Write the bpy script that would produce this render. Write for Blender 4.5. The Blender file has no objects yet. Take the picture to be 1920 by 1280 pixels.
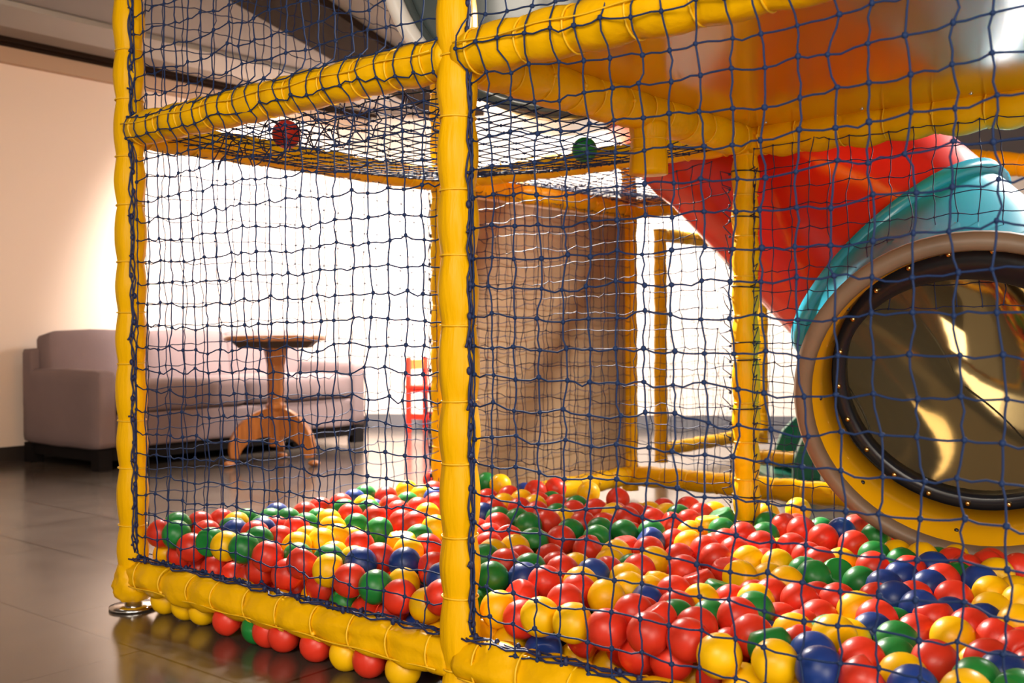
import bpy, bmesh, math, random
import numpy as np
from mathutils import Vector, Matrix, noise
random.seed(7); np.random.seed(7)
PI = math.pi
SC = bpy.context.scene
COL = SC.collection
W, H, F, HC = 1920, 1280, 1978.0, 0.7433          # frame, focal length in pixels, eye height

# ------------------------------------------------------------------ camera, world, lights
PITCH, ROLL = 0.0088, 0.0054
fw = Vector((0, math.cos(PITCH), -math.sin(PITCH))); up0 = Vector((0, math.sin(PITCH), math.cos(PITCH))); ri0 = Vector((1, 0, 0))
ri = ri0 * math.cos(ROLL) - up0 * math.sin(ROLL); up = ri0 * math.sin(ROLL) + up0 * math.cos(ROLL)
cd = bpy.data.cameras.new('camera'); cam = bpy.data.objects.new('camera', cd); COL.objects.link(cam)
cam.matrix_world = Matrix(((ri.x, up.x, -fw.x, 0), (ri.y, up.y, -fw.y, 0), (ri.z, up.z, -fw.z, HC), (0, 0, 0, 1)))
cd.sensor_width = 36; cd.lens = F / W * 36; cd.clip_start = .05
cd.dof.use_dof = True; cd.dof.focus_distance = 2.3; cd.dof.aperture_fstop = 5.0
SC.camera = cam

wd = bpy.data.worlds.new('world'); SC.world = wd; wd.use_nodes = True
wd.node_tree.nodes['Background'].inputs[0].default_value = (1.0, .82, .66, 1)
wd.node_tree.nodes['Background'].inputs[1].default_value = .62
SC.view_settings.view_transform = 'Standard'; SC.view_settings.look = 'None'
SC.view_settings.exposure = 0.0; SC.view_settings.gamma = 1.0; SC.view_settings.use_curve_mapping = False

def lamp(name, kind, loc, aim, power, col=(1, .88, .76), size=.3, size_y=None, spot=80, blend=.5):
    d = bpy.data.lights.new(name, kind); o = bpy.data.objects.new(name, d); COL.objects.link(o)
    d.energy = power; d.color = col
    if kind == 'AREA':
        d.size = size
        if size_y: d.shape = 'RECTANGLE'; d.size_y = size_y
    elif kind == 'SPOT':
        d.spot_size = math.radians(spot); d.spot_blend = blend; d.shadow_soft_size = size
    o.location = loc
    o.rotation_euler = (Vector(aim) - Vector(loc)).to_track_quat('-Z', 'Y').to_euler()
    return o
lamp('wall_washer', 'SPOT', (-1.0, 6.3, 2.40), (-1.75, 7.6, 1.1), 1300, (1, .93, .87), .12, spot=92, blend=.75)
lamp('wall_washer', 'SPOT', (-.35, 7.2, 2.40), (-.9, 8.3, .6), 240, (1, .88, .78), .10, spot=100, blend=.8)
lamp('back_light', 'AREA', (1.0, 6.6, 2.38), (.75, 8.2, .7), 300, (1, .95, .9), .9)
lamp('pit_light', 'SPOT', (-.6, 5.0, 2.42), (.28, 3.1, .2), 3400, (1, .93, .84), .10, spot=50, blend=1)
lamp('pit_light', 'SPOT', (2.8, 4.0, 2.3), (1.55, 3.3, 1.15), 900, (1, .95, .9), .15, spot=75, blend=.6)
lamp('floor_downlight', 'SPOT', (-1.3, 4.7, 2.42), (-1.05, 4.35, 0), 1300, (1, .93, .86), .10, spot=88, blend=1)
lamp('left_room_light', 'AREA', (-2.2, 3.6, 2.4), (-2.6, 5.6, .5), 30, (1, .80, .62), .6)
lamp('front_fill', 'AREA', (-1.0, -.9, 2.35), (0, 2.4, .6), 138, (1, .90, .76), 1.6)  # added soft fill behind the camera so the front is lit
lamp('low_front_fill', 'AREA', (1.2, -1.6, .9), (.6, 2.4, 1.0), 85, (1, .90, .76), 1.8)  # unseen low fill, added to brighten the underside of the deck

# ------------------------------------------------------------------ grid of the climbing frame
TH = .6903
U = Vector((math.cos(TH), -math.sin(TH), 0)); V = Vector((math.sin(TH), math.cos(TH), 0)); Z = Vector((0, 0, 1))
A0 = Vector((-1.0307, 2.8575, 0)); LU, LV = 1.2, 1.224
ZB, ZT = .098, 1.29
def G(u, v, z=0): return A0 + U * u + V * v + Z * z
def yh(px): return 622.6 - (px - 960) * .0054
def ray(px, py):
    return (fw + ri * ((px - 960) / F) + up * ((640 - py) / F))
def at(px, py, depth):
    r = ray(px, py); return Vector((0, 0, HC)) + r * (depth / r.y)
def onz(px, py, z):
    r = ray(px, py); return Vector((0, 0, HC)) + r * ((z - HC) / r.z)
def project(P):
    d = P - Vector((0, 0, HC)); w = d.dot(fw); return 960 + F * d.dot(ri) / w, 640 - F * d.dot(up) / w, w

# ------------------------------------------------------------------ materials
def mat(name, color, rough=.5, metal=0, bump=0, bscale=30, bstretch=(1, 1, 1), var=0, coat=0, rnd=0, spec=.5, trans=0, emis=None, vscale=4):
    m = bpy.data.materials.new(name); m.use_nodes = True; nt = m.node_tree; b = nt.nodes['Principled BSDF']
    b.inputs['Base Color'].default_value = (*color, 1); b.inputs['Roughness'].default_value = rough
    b.inputs['Metallic'].default_value = metal; b.inputs['Coat Weight'].default_value = coat; b.inputs['Coat Roughness'].default_value = .12
    b.inputs['Specular IOR Level'].default_value = spec
    if trans: b.inputs['Transmission Weight'].default_value = trans
    if emis: b.inputs['Emission Color'].default_value = (*emis[0], 1); b.inputs['Emission Strength'].default_value = emis[1]
    tc = nt.nodes.new('ShaderNodeTexCoord'); mp = nt.nodes.new('ShaderNodeMapping'); nt.links.new(tc.outputs['Object'], mp.inputs[0]); mp.inputs['Scale'].default_value = bstretch
    if bump:
        n = nt.nodes.new('ShaderNodeTexNoise'); n.inputs['Scale'].default_value = bscale; n.inputs['Detail'].default_value = 4
        nt.links.new(mp.outputs[0], n.inputs[0]); bp = nt.nodes.new('ShaderNodeBump'); bp.inputs['Strength'].default_value = bump; bp.inputs['Distance'].default_value = .01
        nt.links.new(n.outputs[0], bp.inputs['Height']); nt.links.new(bp.outputs[0], b.inputs['Normal'])
    if var or rnd:
        hs = nt.nodes.new('ShaderNodeHueSaturation'); hs.inputs['Color'].default_value = (*color, 1); nt.links.new(hs.outputs[0], b.inputs['Base Color'])
        if var:
            n = nt.nodes.new('ShaderNodeTexNoise'); n.inputs['Scale'].default_value = vscale; n.inputs['Detail'].default_value = 5; nt.links.new(mp.outputs[0], n.inputs[0])
            mr = nt.nodes.new('ShaderNodeMapRange'); mr.inputs[1].default_value = .3; mr.inputs[2].default_value = .7; mr.inputs[3].default_value = 1 - var; mr.inputs[4].default_value = 1 + var
            nt.links.new(n.outputs[0], mr.inputs[0]); nt.links.new(mr.outputs[0], hs.inputs['Value'])
        else:
            oi = nt.nodes.new('ShaderNodeObjectInfo'); mr = nt.nodes.new('ShaderNodeMapRange'); mr.inputs[3].default_value = 1 - rnd; mr.inputs[4].default_value = 1 + rnd
            nt.links.new(oi.outputs['Random'], mr.inputs[0]); nt.links.new(mr.outputs[0], hs.inputs['Value'])
    return m
M = {}
M['vinyl'] = mat('yellow_vinyl', (.85, .45, .0), .38, bump=.55, bscale=18, var=.07, spec=.2)
M['vinyl_post'] = mat('yellow_vinyl_post', (.85, .45, .0), .40, bump=.6, bscale=38, bstretch=(1, 1, .10), var=.06, spec=.15)
M['tie'] = mat('yellow_cord', (.86, .50, .01), .5)
M['net'] = mat('blue_net', (.009, .027, .095), .65, spec=.25)
M['netk'] = mat('dark_net', (.010, .018, .07), .6, spec=.4)
M['lace'] = mat('navy_cord', (.006, .014, .075), .6)
M['black'] = mat('black_plastic', (.01, .01, .012), .4)
M['chrome'] = mat('steel', (.7, .68, .66), .18, metal=1)
M['red'] = mat('red_ball', (.66, .034, .014), .36, spec=.4, rnd=.12)
M['yellow'] = mat('yellow_ball', (.88, .49, .001), .36, spec=.35, rnd=.08)
M['green'] = mat('green_ball', (.012, .20, .035), .36, spec=.4, rnd=.18)
M['blue'] = mat('blue_ball', (.010, .040, .22), .36, spec=.4, rnd=.2)
M['board'] = mat('brown_board', (.33, .21, .105), .8, var=.10, bstretch=(1, 1, 5), bump=.1)
M['board_edge'] = mat('pale_edge', (.75, .62, .45), .6)
M['plat'] = mat('orange_board', (.74, .33, .006), .16, coat=.5, bump=.02, bscale=2)
M['rtube'] = mat('red_tube', (.66, .016, .008), .22, coat=.4, bump=.05, bscale=3, var=.06)
M['ctube'] = mat('cyan_tube', (.02, .36, .52), .25, coat=.3, bump=.05, bscale=3, var=.06)
M['rim'] = mat('grey_rim', (.20, .135, .09), .45, var=.12, vscale=8, bump=.1)
M['ring'] = mat('yellow_ring', (.80, .40, .004), .22, coat=.3)
M['dark'] = mat('dark_flange', (.012, .014, .02), .3)
M['lining'] = mat('metal_lining', (.52, .44, .29), .07, metal=.85, bump=.05, bscale=5)
M['brass'] = mat('brass_bolt', (.75, .5, .2), .25, metal=1)
M['slate'] = mat('slate_drum', (.075, .10, .105), .22, coat=.3, bump=.04, bscale=3)
M['white'] = mat('white_rim', (.9, .9, .88), .3)
M['sofa'] = mat('mauve_fabric', (.19, .13, .128), .95, bump=.25, bscale=160, var=.06)
M['darkwood'] = mat('dark_wood', (.008, .006, .006), .8, spec=.1)
M['wood'] = mat('oak', (.34, .11, .022), .28, var=.28, bstretch=(1, 1, .15), vscale=40, coat=.3)
M['wood_top'] = mat('oak_top', (.36, .13, .035), .3, var=.2, bstretch=(1, .1, 1), vscale=30, coat=.3)
M['wood_dark'] = mat('walnut', (.06, .03, .018), .5)
M['redpaint'] = mat('red_paint', (.72, .03, .012), .35)
M['orangepaint'] = mat('orange_paint', (.85, .20, .03), .35)
M['gslide'] = mat('green_plastic', (.010, .20, .13), .3)
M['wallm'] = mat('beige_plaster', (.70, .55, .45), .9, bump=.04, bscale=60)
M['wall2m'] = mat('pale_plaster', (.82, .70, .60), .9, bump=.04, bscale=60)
M['shade_band'] = mat('tan_shade_band', (.42, .27, .18), .8)  # beige darkened to paint in the unlit strip above the wall wash
M['base'] = mat('dark_base', (.022, .015, .013), .4)
M['base2'] = mat('grey_base', (.12, .115, .125), .5)
M['ceil'] = mat('grey_ceiling', (.20, .18, .175), .9, var=.05)
M['ceil_dark'] = mat('dark_soffit', (.16, .125, .10), .7)
M['beam'] = mat('dark_beam', (.022, .012, .008), .9, spec=.05)
M['pale_panel'] = mat('pale_panel', (.28, .255, .24), .8)
def floor_mat():
    m = bpy.data.materials.new('floor_tiles'); m.use_nodes = True; nt = m.node_tree; b = nt.nodes['Principled BSDF']; b.inputs['IOR'].default_value = 1.75
    tc = nt.nodes.new('ShaderNodeTexCoord'); mp = nt.nodes.new('ShaderNodeMapping'); mp.inputs['Rotation'].default_value = (0, 0, TH); nt.links.new(tc.outputs['Object'], mp.inputs[0])
    br = nt.nodes.new('ShaderNodeTexBrick'); br.inputs['Scale'].default_value = 1; br.inputs['Brick Width'].default_value = .9; br.inputs['Row Height'].default_value = .45
    br.inputs['Mortar Size'].default_value = .004; br.inputs['Color1'].default_value = (.062, .047, .037, 1); br.inputs['Color2'].default_value = (.076, .058, .046, 1); br.inputs['Mortar'].default_value = (.02, .014, .01, 1)
    nt.links.new(mp.outputs[0], br.inputs[0])
    n = nt.nodes.new('ShaderNodeTexNoise'); n.inputs['Scale'].default_value = 5; n.inputs['Detail'].default_value = 8; nt.links.new(mp.outputs[0], n.inputs[0])
    mr = nt.nodes.new('ShaderNodeMapRange'); mr.inputs[3].default_value = .75; mr.inputs[4].default_value = 1.25; nt.links.new(n.outputs[0], mr.inputs[0])
    mx = nt.nodes.new('ShaderNodeVectorMath'); mx.operation = 'SCALE'; nt.links.new(br.outputs[0], mx.inputs[0]); nt.links.new(mr.outputs[0], mx.inputs['Scale']); nt.links.new(mx.outputs[0], b.inputs['Base Color'])
    mr2 = nt.nodes.new('ShaderNodeMapRange'); mr2.inputs[3].default_value = .13; mr2.inputs[4].default_value = .24; nt.links.new(n.outputs[0], mr2.inputs[0]); nt.links.new(mr2.outputs[0], b.inputs['Roughness'])
    bp = nt.nodes.new('ShaderNodeBump'); bp.inputs['Strength'].default_value = .015; nt.links.new(n.outputs[0], bp.inputs['Height']); nt.links.new(bp.outputs[0], b.inputs['Normal'])
    return m
M['floor'] = floor_mat()

# ------------------------------------------------------------------ mesh helpers
class MB:
    def __init__(s): s.v = []; s.f = []; s.m = []
    def add(s, vs, fs, mi=0):
        o = len(s.v); s.v += [tuple(p) for p in vs]; s.f += [tuple(i + o for i in f) for f in fs]; s.m += [mi] * len(fs)
    def tube(s, pts, r, n=8, mi=0, caps=True, ref=None, prof=None):
        pts = [Vector(p) for p in pts]; k = len(pts); vs = []
        t0 = (pts[1] - pts[0]).normalized()
        a = Vector(ref) if ref else (Vector((0, 0, 1)) if abs(t0.z) < .9 else Vector((1, 0, 0)))
        for i, p in enumerate(pts):
            t = (pts[min(i + 1, k - 1)] - pts[max(i - 1, 0)])
            if t.length < 1e-9: t = t0.copy()
            t.normalize(); a = (a - t * a.dot(t)).normalized(); b = t.cross(a)
            rr = r[i] if isinstance(r, (list, tuple)) else r
            for j in range(n):
                ph = 2 * PI * j / n; q = rr * (prof(i, ph) if prof else 1)
                vs.append(p + a * (math.cos(ph) * q) + b * (math.sin(ph) * q))
        fs = [(i * n + j, i * n + (j + 1) % n, (i + 1) * n + (j + 1) % n, (i + 1) * n + j) for i in range(k - 1) for j in range(n)]
        if caps: fs += [tuple(range(n - 1, -1, -1)), tuple((k - 1) * n + j for j in range(n))]
        s.add(vs, fs, mi)
    def ball(s, c, r, n=6, m=4, mi=0, sq=(1, 1, 1)):
        vs = [(c[0], c[1], c[2] + r * sq[2])]
        for i in range(1, m):
            th = PI * i / m
            for j in range(n):
                ph = 2 * PI * j / n; vs.append((c[0] + r * sq[0] * math.sin(th) * math.cos(ph), c[1] + r * sq[1] * math.sin(th) * math.sin(ph), c[2] + r * sq[2] * math.cos(th)))
        vs.append((c[0], c[1], c[2] - r * sq[2])); L = len(vs) - 1
        fs = [(0, 1 + j, 1 + (j + 1) % n) for j in range(n)]
        for i in range(m - 2):
            for j in range(n):
                a = 1 + i * n + j; b = 1 + i * n + (j + 1) % n; fs.append((a, a + n, b + n, b))
        fs += [(L, 1 + (m - 2) * n + (j + 1) % n, 1 + (m - 2) * n + j) for j in range(n)]
        s.add(vs, fs, mi)
    def box(s, o, ax, ay, az, mi=0):
        o, ax, ay, az = map(Vector, (o, ax, ay, az))
        vs = [o, o + ax, o + ax + ay, o + ay, o + az, o + ax + az, o + ax + ay + az, o + ay + az]
        fs = [(0, 3, 2, 1), (4, 5, 6, 7), (0, 1, 5, 4), (1, 2, 6, 5), (2, 3, 7, 6), (3, 0, 4, 7)]
        if ax.cross(ay).dot(az) < 0: fs = [f[::-1] for f in fs]
        s.add(vs, fs, mi)
    def torus(s, c, ax, R, r, n=24, m=6, mi=0, wob=0, ecc=None):
        ax = Vector(ax).normalized(); a = ax.orthogonal().normalized(); b = ax.cross(a); c = Vector(c); vs = []
        ph0 = random.random() * 6
        for i in range(n):
            t = 2 * PI * i / n; d = a * math.cos(t) + b * math.sin(t); RR = R * (1 + wob * math.sin(3 * t + ph0)); sh = ax * (wob * R * 1.5 * math.sin(t + ph0))
            for j in range(m):
                q = 2 * PI * j / m; vs.append(c + sh + d * (RR + r * math.cos(q)) + ax * (r * math.sin(q)))
        fs = [(i * m + j, ((i + 1) % n) * m + j, ((i + 1) % n) * m + (j + 1) % m, i * m + (j + 1) % m) for i in range(n) for j in range(m)]
        s.add(vs, fs, mi)
    def build(s, name, mats, parent=None, smooth=True, bevel=0, subsurf=0, seg=2):
        me = bpy.data.meshes.new(name); me.from_pydata(s.v, [], s.f)
        if not isinstance(mats, (list, tuple)): mats = [mats]
        for m in mats: me.materials.append(m)
        me.polygons.foreach_set('material_index', s.m)
        if smooth: me.polygons.foreach_set('use_smooth', [True] * len(s.f))
        me.update()
        o = bpy.data.objects.new(name, me); COL.objects.link(o)
        if parent: o.parent = parent
        if bevel:
            md = o.modifiers.new('b', 'BEVEL'); md.width = bevel; md.segments = seg; md.limit_method = 'ANGLE'
            if hasattr(md, 'harden_normals'): md.harden_normals = False
        if subsurf:
            md = o.modifiers.new('s', 'SUBSURF'); md.levels = subsurf; md.render_levels = subsurf
        return o
def tag(o, label=None, cat=None, group=None, kind=None):
    if label: o['label'] = label
    if cat: o['category'] = cat
    if group: o['group'] = group
    if kind: o['kind'] = kind
    return o
def empty(name, label, cat, group=None):
    o = bpy.data.objects.new(name, None); COL.objects.link(o); o.empty_display_size = .05
    return tag(o, label, cat, group)

# ------------------------------------------------------------------ the room
R1 = Vector((-3.0, 6.18, 0)); CR = Vector((-1.16, 8.41, 0)); W2 = Vector((1.34, 8.05, 0)); HCEIL = 2.47
d1 = (CR - R1).normalized(); n1 = Vector((d1.y, -d1.x, 0)); d2 = (W2 - CR).normalized(); n2 = Vector((d2.y, -d2.x, 0))
LW = CR - d1 * 9.5; RW = CR + d2 * 7.5
b = MB(); b.box((-8, -4, -.1), (15, 0, 0), (0, 15, 0), (0, 0, .1)); tag(b.build('floor', M['floor'], smooth=False), kind='structure')
b = MB(); b.box((-8, -4, HCEIL), (15, 0, 0), (0, 15, 0), (0, 0, .1)); tag(b.build('ceiling', M['ceil'], smooth=False), kind='structure')
b = MB(); b.box(LW, CR - LW, -n1 * .15, Z * HCEIL); tag(b.build('wall_left', M['wallm'], smooth=False), kind='structure')
b = MB(); b.box(CR, RW - CR, -n2 * .15, Z * HCEIL); tag(b.build('wall_back', M['wall2m'], smooth=False), kind='structure')
b = MB(); b.box(LW, CR - LW, n1 * .015, Z * .085); tag(b.build('baseboard_left', M['base'], smooth=False), kind='structure')
b = MB(); b.box(CR, RW - CR, n2 * .015, Z * .10); tag(b.build('baseboard_back', M['base2'], smooth=False), kind='structure')
b = MB(); b.box(LW + Z * (HCEIL - .135), CR - LW, n1 * .05, Z * .13); tag(b.build('trim_1', M['shade_band'], smooth=False), kind='structure')  # its darker colour stands in for the shade above the washers' cut-off
b = MB()
for off, w, h, mi in ((.05, .02, .045, 1), (.075, .03, .02, 0), (.12, .014, .035, 1), (.15, .20, .012, 0)):
    b.box(LW + n1 * off + Z * (HCEIL - h), CR - LW, n1 * w, Z * (h - .002), mi)
tag(b.build('trim_2', [M['ceil_dark'], M['beam']], smooth=False), kind='structure')
# dark beam crossing the ceiling and the pale boxed-in strip beside it
bd = Vector((.27, 1, 0)).normalized(); bs = Vector((-1.42, 5.3, 0)); perp = Vector((bd.y, -bd.x, 0))
b = MB(); b.box(bs - bd * 3 + Z * (HCEIL - .05), bd * 6.1, perp * .42, Z * .048); tag(b.build('trim_3', M['beam'], smooth=False), kind='structure')
b = MB(); b.box(LW + n1 * .40 + Z * (HCEIL - .03), (CR - LW) * .985, n1 * .38, Z * .028); tag(b.build('trim_4', M['pale_panel'], smooth=False), kind='structure')

# ------------------------------------------------------------------ padded tubes of the climbing frame
def padded(name, P0, P1, R, parent, gap=.125, flab=0, ties=True, front=None, pinch=.10, label=None, first=.05, cord=True, lowflab=0):
    P0, P1 = Vector(P0), Vector(P1); L = (P1 - P0).length; t = (P1 - P0) / L
    nt_ = max(1, round((L - 2 * first) / gap)); tp = [first + (L - 2 * first) * i / nt_ + random.uniform(-.012, .012) for i in range(nt_ + 1)]
    rings = max(8, int(L / .010)); seed = random.random() * 50
    a0 = Vector((0, 0, 1)) if abs(t.z) < .9 else Vector((1, 0, 0)); a = (a0 - t * a0.dot(t)).normalized(); bb = t.cross(a)
    def prof(i, ph):
        s = L * i / rings; d = min(abs(s - q) for q in tp); k = min(1, d / (gap * .45))
        r = 1 - pinch * (1 - k) ** 1.4 + .045 * math.sin(k * PI / 2)
        if abs(t.z) < .9: r *= min(1, .74 + .26 * min(s, L - s) / .045)
        w = math.exp(-d / .022)
        r += w * .030 * math.sin(9 * ph + seed + 2 * math.sin(s * 30)) + .012 * math.sin(3 * ph + s * 11 + seed)
        nv = noise.noise(Vector((math.cos(ph) * 1.6 + seed, math.sin(ph) * 1.6, s * 9))); r += nv * (.05 + flab) + flab * .45 * noise.noise(Vector((math.cos(ph) * 4 + seed, math.sin(ph) * 4, s * 24)))
        if lowflab: # loose cloth hanging under a rail
            c = -math.cos(ph)
            if c > 0: r += lowflab * c * (.6 + .8 * k + .9 * noise.noise(Vector((seed, s * 14, 0))))
        return r
    b = MB(); b.tube([P0 + t * (L * i / rings) for i in range(rings + 1)], R, 28, prof=prof)
    o = b.build(name, M['vinyl_post'] if abs(t.z) > .9 else M['vinyl'], parent)
    if label: o['label'] = label
    if ties:
        for q in tp:
            b = MB(); c = P0 + t * q; b.torus(c, t, R * (1 - pinch * .72) + .0012 + (lowflab * R * .5), .0021, 26, 6, wob=.02 + lowflab * .12)
            if random.random() < .35: b.ball(c + a * 0 + (front or bb) * (R * .97), .006, 6, 4)
            b.build('tie', M['tie'], o)
    if front and cord:
        b = MB(); fv = Vector(front).normalized()
        pts = []
        for i in range(41):
            s = .02 + (L - .04) * i / 40; off = math.sin(i * .9 + seed) * .003
            pts.append(P0 + t * s + fv * (R * 1.03 + .002) + t.cross(fv) * off)
        b.tube(pts, .0019, 6); b.build('lashing_cord', M['tie'], o)
    return o
fr = empty('climbing_frame', 'yellow vinyl padded climbing frame of posts and rails around the ball pit', 'climbing frame'); fr.location = (0, 0, 0)
NF = -V                                            # out of the front net plane, towards the viewer
fin = (NF * .9 + Z * .3).normalized()
def post(u, v, z0, z1, R=.040, **k): return padded('padded_post', G(u, v, z0), G(u, v, z1), R, fr, pinch=.16, **k)
pA = post(0, 0, .045, 2.42, .040, gap=.145, label='left corner post')
pB = post(LU, 0, .03, 2.42, .0395, gap=.135, label='centre post nearest the viewer')
pE = post(0, LV, .03, 2.40, .040)
pC = post(LU, LV, .03, ZT, .038, gap=.12)
pD = post(0, 2 * LV, .03, 1.95, .036)
post(2 * LU, 0, .03, 2.4, .040); post(2 * LU, LV, .03, 2.0, .040); post(LU, 2 * LV, .03, 1.3, .038)
def rail(u0, v0, u1, v1, z, R=.044, **k): return padded('padded_rail', G(u0, v0, z), G(u1, v1, z), R, fr, **k)
e = .012
rail(e, 0, LU - e, 0, ZT, .043, front=(NF * .9 + Z * .15), gap=.105)
rail(LU + e, 0, 2 * LU, 0, ZT, .046, front=(NF * .9 + Z * .15), gap=.115)
rail(e, 0, LU - e, 0, ZB, .042, front=(NF * .8 - Z * .5), gap=.115, lowflab=.08, flab=.17)
rail(LU + e, 0, 2 * LU, 0, ZB, .047, front=(NF * .8 - Z * .5), gap=.115, lowflab=.08, flab=.17)
rail(0, e, 0, LV - e, ZT, .042)                                    # A-E
rail(LU, e, LU, LV - e, ZT, .050, gap=.10)                         # B-C under the deck
rail(e, LV, LU - e, LV, ZT, .038)                                  # E-C
rail(LU + e, LV, 3.2, LV, ZT, .046, gap=.115, lowflab=.15)         # back edge of the deck
rail(0, LV + e, 0, 2 * LV - e, ZT, .042)                           # E-D
rail(e, 2 * LV, LU, 2 * LV, ZT, .044); rail(e, 2 * LV, 2 * LU, 2 * LV, ZB, .046, flab=.04)
rail(0, LV + e, 0, 2 * LV - e, ZB, .044)
rail(e, 0.0, LU, 0, 2.44, .02, ties=False) if False else None
# short padded stub hanging under the B-C rail
padded('padded_stub', G(LU, .705, 1.135), G(LU, .705, 1.262), .046, fr, gap=.06, pinch=.06)
for (u, v) in ((0, 0),):
    b = MB(); c = G(u, v, 0); b.tube([c + Z * .0005, c + Z * .008, c + Z * .012], [.064, .064, .050], 40); b.tube([c + Z * .012, c + Z * .06], .024, 20)
    b.build('base_plate', M['chrome'], fr)['label'] = 'round chrome floor plate'
# crumpled end of the vinyl sleeve above the chrome plate, and a knotted tuft up on the centre post
b = MB(); c = G(0, 0, .052); b.tube([c + Z * (-.028 + .014 * i) for i in range(8)], [.034, .046, .051, .053, .050, .047, .044, .040], 30, prof=lambda i, ph: 1 + .07 * math.sin(5 * ph + i) + .05 * math.sin(11 * ph - i * 1.7))
b.build('sleeve_end', M['vinyl'], fr)
b = MB()
for i in range(4): b.tube([G(LU + .045, -.02, 1.42 + .012 * i), G(LU + .062 + .004 * i, -.03, 1.45 + .01 * i), G(LU + .05, -.03, 1.49 + .01 * i)], [.006, .013, .004], 8)
b.build('knotted_tuft', M['vinyl'], fr)

# second small frame further back
f2 = empty('climbing_frame', 'low yellow padded frame standing behind the slide near the bright back wall', 'climbing frame')
FF = Vector((.81, 5.75, 0)); HH = FF + V * 1.22
for P in (FF, HH): padded('padded_post', P + Z * .03, P + Z * 1.30, .036, f2)
for z in (ZB, 1.27): padded('padded_rail', FF + V * .035 + Z * z, HH - V * .035 + Z * z, .036, f2, flab=.04)
padded('padded_rail', FF + U * .55 + Z * .1, FF + U * 1.9 + Z * .1, .040, f2, flab=.03)
padded('padded_post', HH + U * 1.2 + Z * .03, HH + U * 1.2 + Z * 1.3, .036, f2)
padded('padded_rail', at(1780, 300, 4.6), at(2050, 318, 4.2), .05, f2)

# ------------------------------------------------------------------ nets
def net(name, P, ua, ub, du, za, zb, dz, r, kr, parent=None, material=None, seed=0, jit=.004, torn=(), sub=3, label=None, group=None, part=False):
    """P(a, z, s) -> point; a and z run over the net, knots where the cords cross"""
    na = max(1, round((ub - ua) / du)); nz = max(1, round((zb - za) / dz)); rs = random.Random(seed)
    da = (ub - ua) / na; db = (zb - za) / nz
    J = [[(rs.gauss(0, jit), rs.gauss(0, jit)) for j in range(nz + 1)] for i in range(na + 1)]
    def pt(i, j):
        x = J[i][j]; ex = 0 if i in (0, na) else 1
        return ua + da * i + x[0] * ex, za + db * j + x[1]
    b = MB()
    def strand(p, q, vert):
        pts = []; w = rs.gauss(0, .0022); w2 = rs.gauss(0, .0015)
        for k in range(sub + 1):
            t = k / sub; a = p[0] + (q[0] - p[0]) * t; z = p[1] + (q[1] - p[1]) * t; s = math.sin(PI * t); s2 = math.sin(2 * PI * t)
            if vert: a += s * w + s2 * w2
            else: z += s * (w - .0022) + s2 * w2
            pts.append(P(a, z))
        b.tube(pts, r, 5, caps=False)
    for i in range(na + 1):
        for j in range(nz + 1):
            if (i, j) in torn: continue
            p = pt(i, j); P3 = P(*p); b.ball(P3, kr, 6, 4, sq=(rs.uniform(.85, 1.2), 1, rs.uniform(.85, 1.25)))
            if i < na and (i + 1, j) not in torn: strand(p, pt(i + 1, j), False)
            if j < nz and (i, j + 1) not in torn: strand(p, pt(i, j + 1), True)
    o = b.build(name, material or M['net'], parent)
    if label: tag(o, label, 'safety net', group)
    return o
def wob(a, z, s, k=1): return .75 * k * (.006 * math.sin(a * 5.1 + z * 2.3 + s) + .005 * math.sin(z * 6.3 - a * 3.7 + 2 * s) + .003 * math.sin(a * 13 + s))
def bump_over(z, R):      # the net rides over the front of the rail at height ZT
    d = abs(z - ZT); return math.sqrt(max(0, R * R - d * d)) if d < R else 0
def Pfront(a, z):
    zz = z + .012 * math.sin(a / LU * PI) * math.cos((z - .6) * 2.5) * 1.0 + wob(a, z, 1)
    edge = min(1, max(0, (a - .03) / .12)) * min(1, max(0, (LU - .02 - a) / .12))
    off = max(.0, .010 + .012 * edge * (1 + math.sin(a * 7 + z * 4)) * .6, bump_over(z, .0485))
    return A0 + U * (a + wob(z, a, 3, .9)) + NF * off + Z * zz
def Pright(a, z):
    zz = z - .010 * math.sin((a - LU) / LU * PI) + wob(a, z, 5)
    off = .026 - .018 * math.exp(-((a - LU - .04) / .03) ** 2)
    if z > ZT - .06: off = max(off, bump_over(z, .0515))
    return A0 + U * (a + wob(z, a, 7, .9) * min(1, (a - LU) / .08)) + NF * off + Z * zz
n_front = net('safety_net', Pfront, .046, LU - .03, .0545, .145, 2.44, .0565, .0017, .0044, seed=1, label='blue knotted net on the left bay between corner post and centre post')
n_right = net('safety_net', Pright, LU + .046, 2 * LU + .1, .0565, .145, 2.2, .0565, .0018, .0048, seed=2, label='blue knotted net nearest the viewer, right of the centre post')
def Pside(a, z): return A0 + V * (a + wob(z, a, 4, .8)) + U * .012 + Z * (z + wob(a, z, 9) + .02 * math.sin(a * 2.5) * (z - .7))
net('safety_net', Pside, .04, LV - .04, .058, .14, 2.40, .0585, .0014, .0030, seed=3, material=M['net'], label='blue net closing the left side behind the corner post')
def Pside2(a, z): return A0 + V * a + U * .03 + Z * (z + wob(a, z, 2))
net('safety_net', Pside2, LV + .04, 2 * LV - .04, .058, .14, 1.26, .058, .0013, .0028, seed=4, material=M['netk'], label='dark net hanging in front of the brown board')
def Pback(a, z):
    sag = (.030 * math.sin((a / LU) * PI * 3) ** 2) * max(0, (z - .95) / .3)
    return G(a + wob(z, a, 8), LV - .01, z - sag + wob(a, z, 6))
torn = {(20, j) for j in range(5, 20) if j % 3 != 0} | {(19, 14), (19, 13), (19, 9)}
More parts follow.
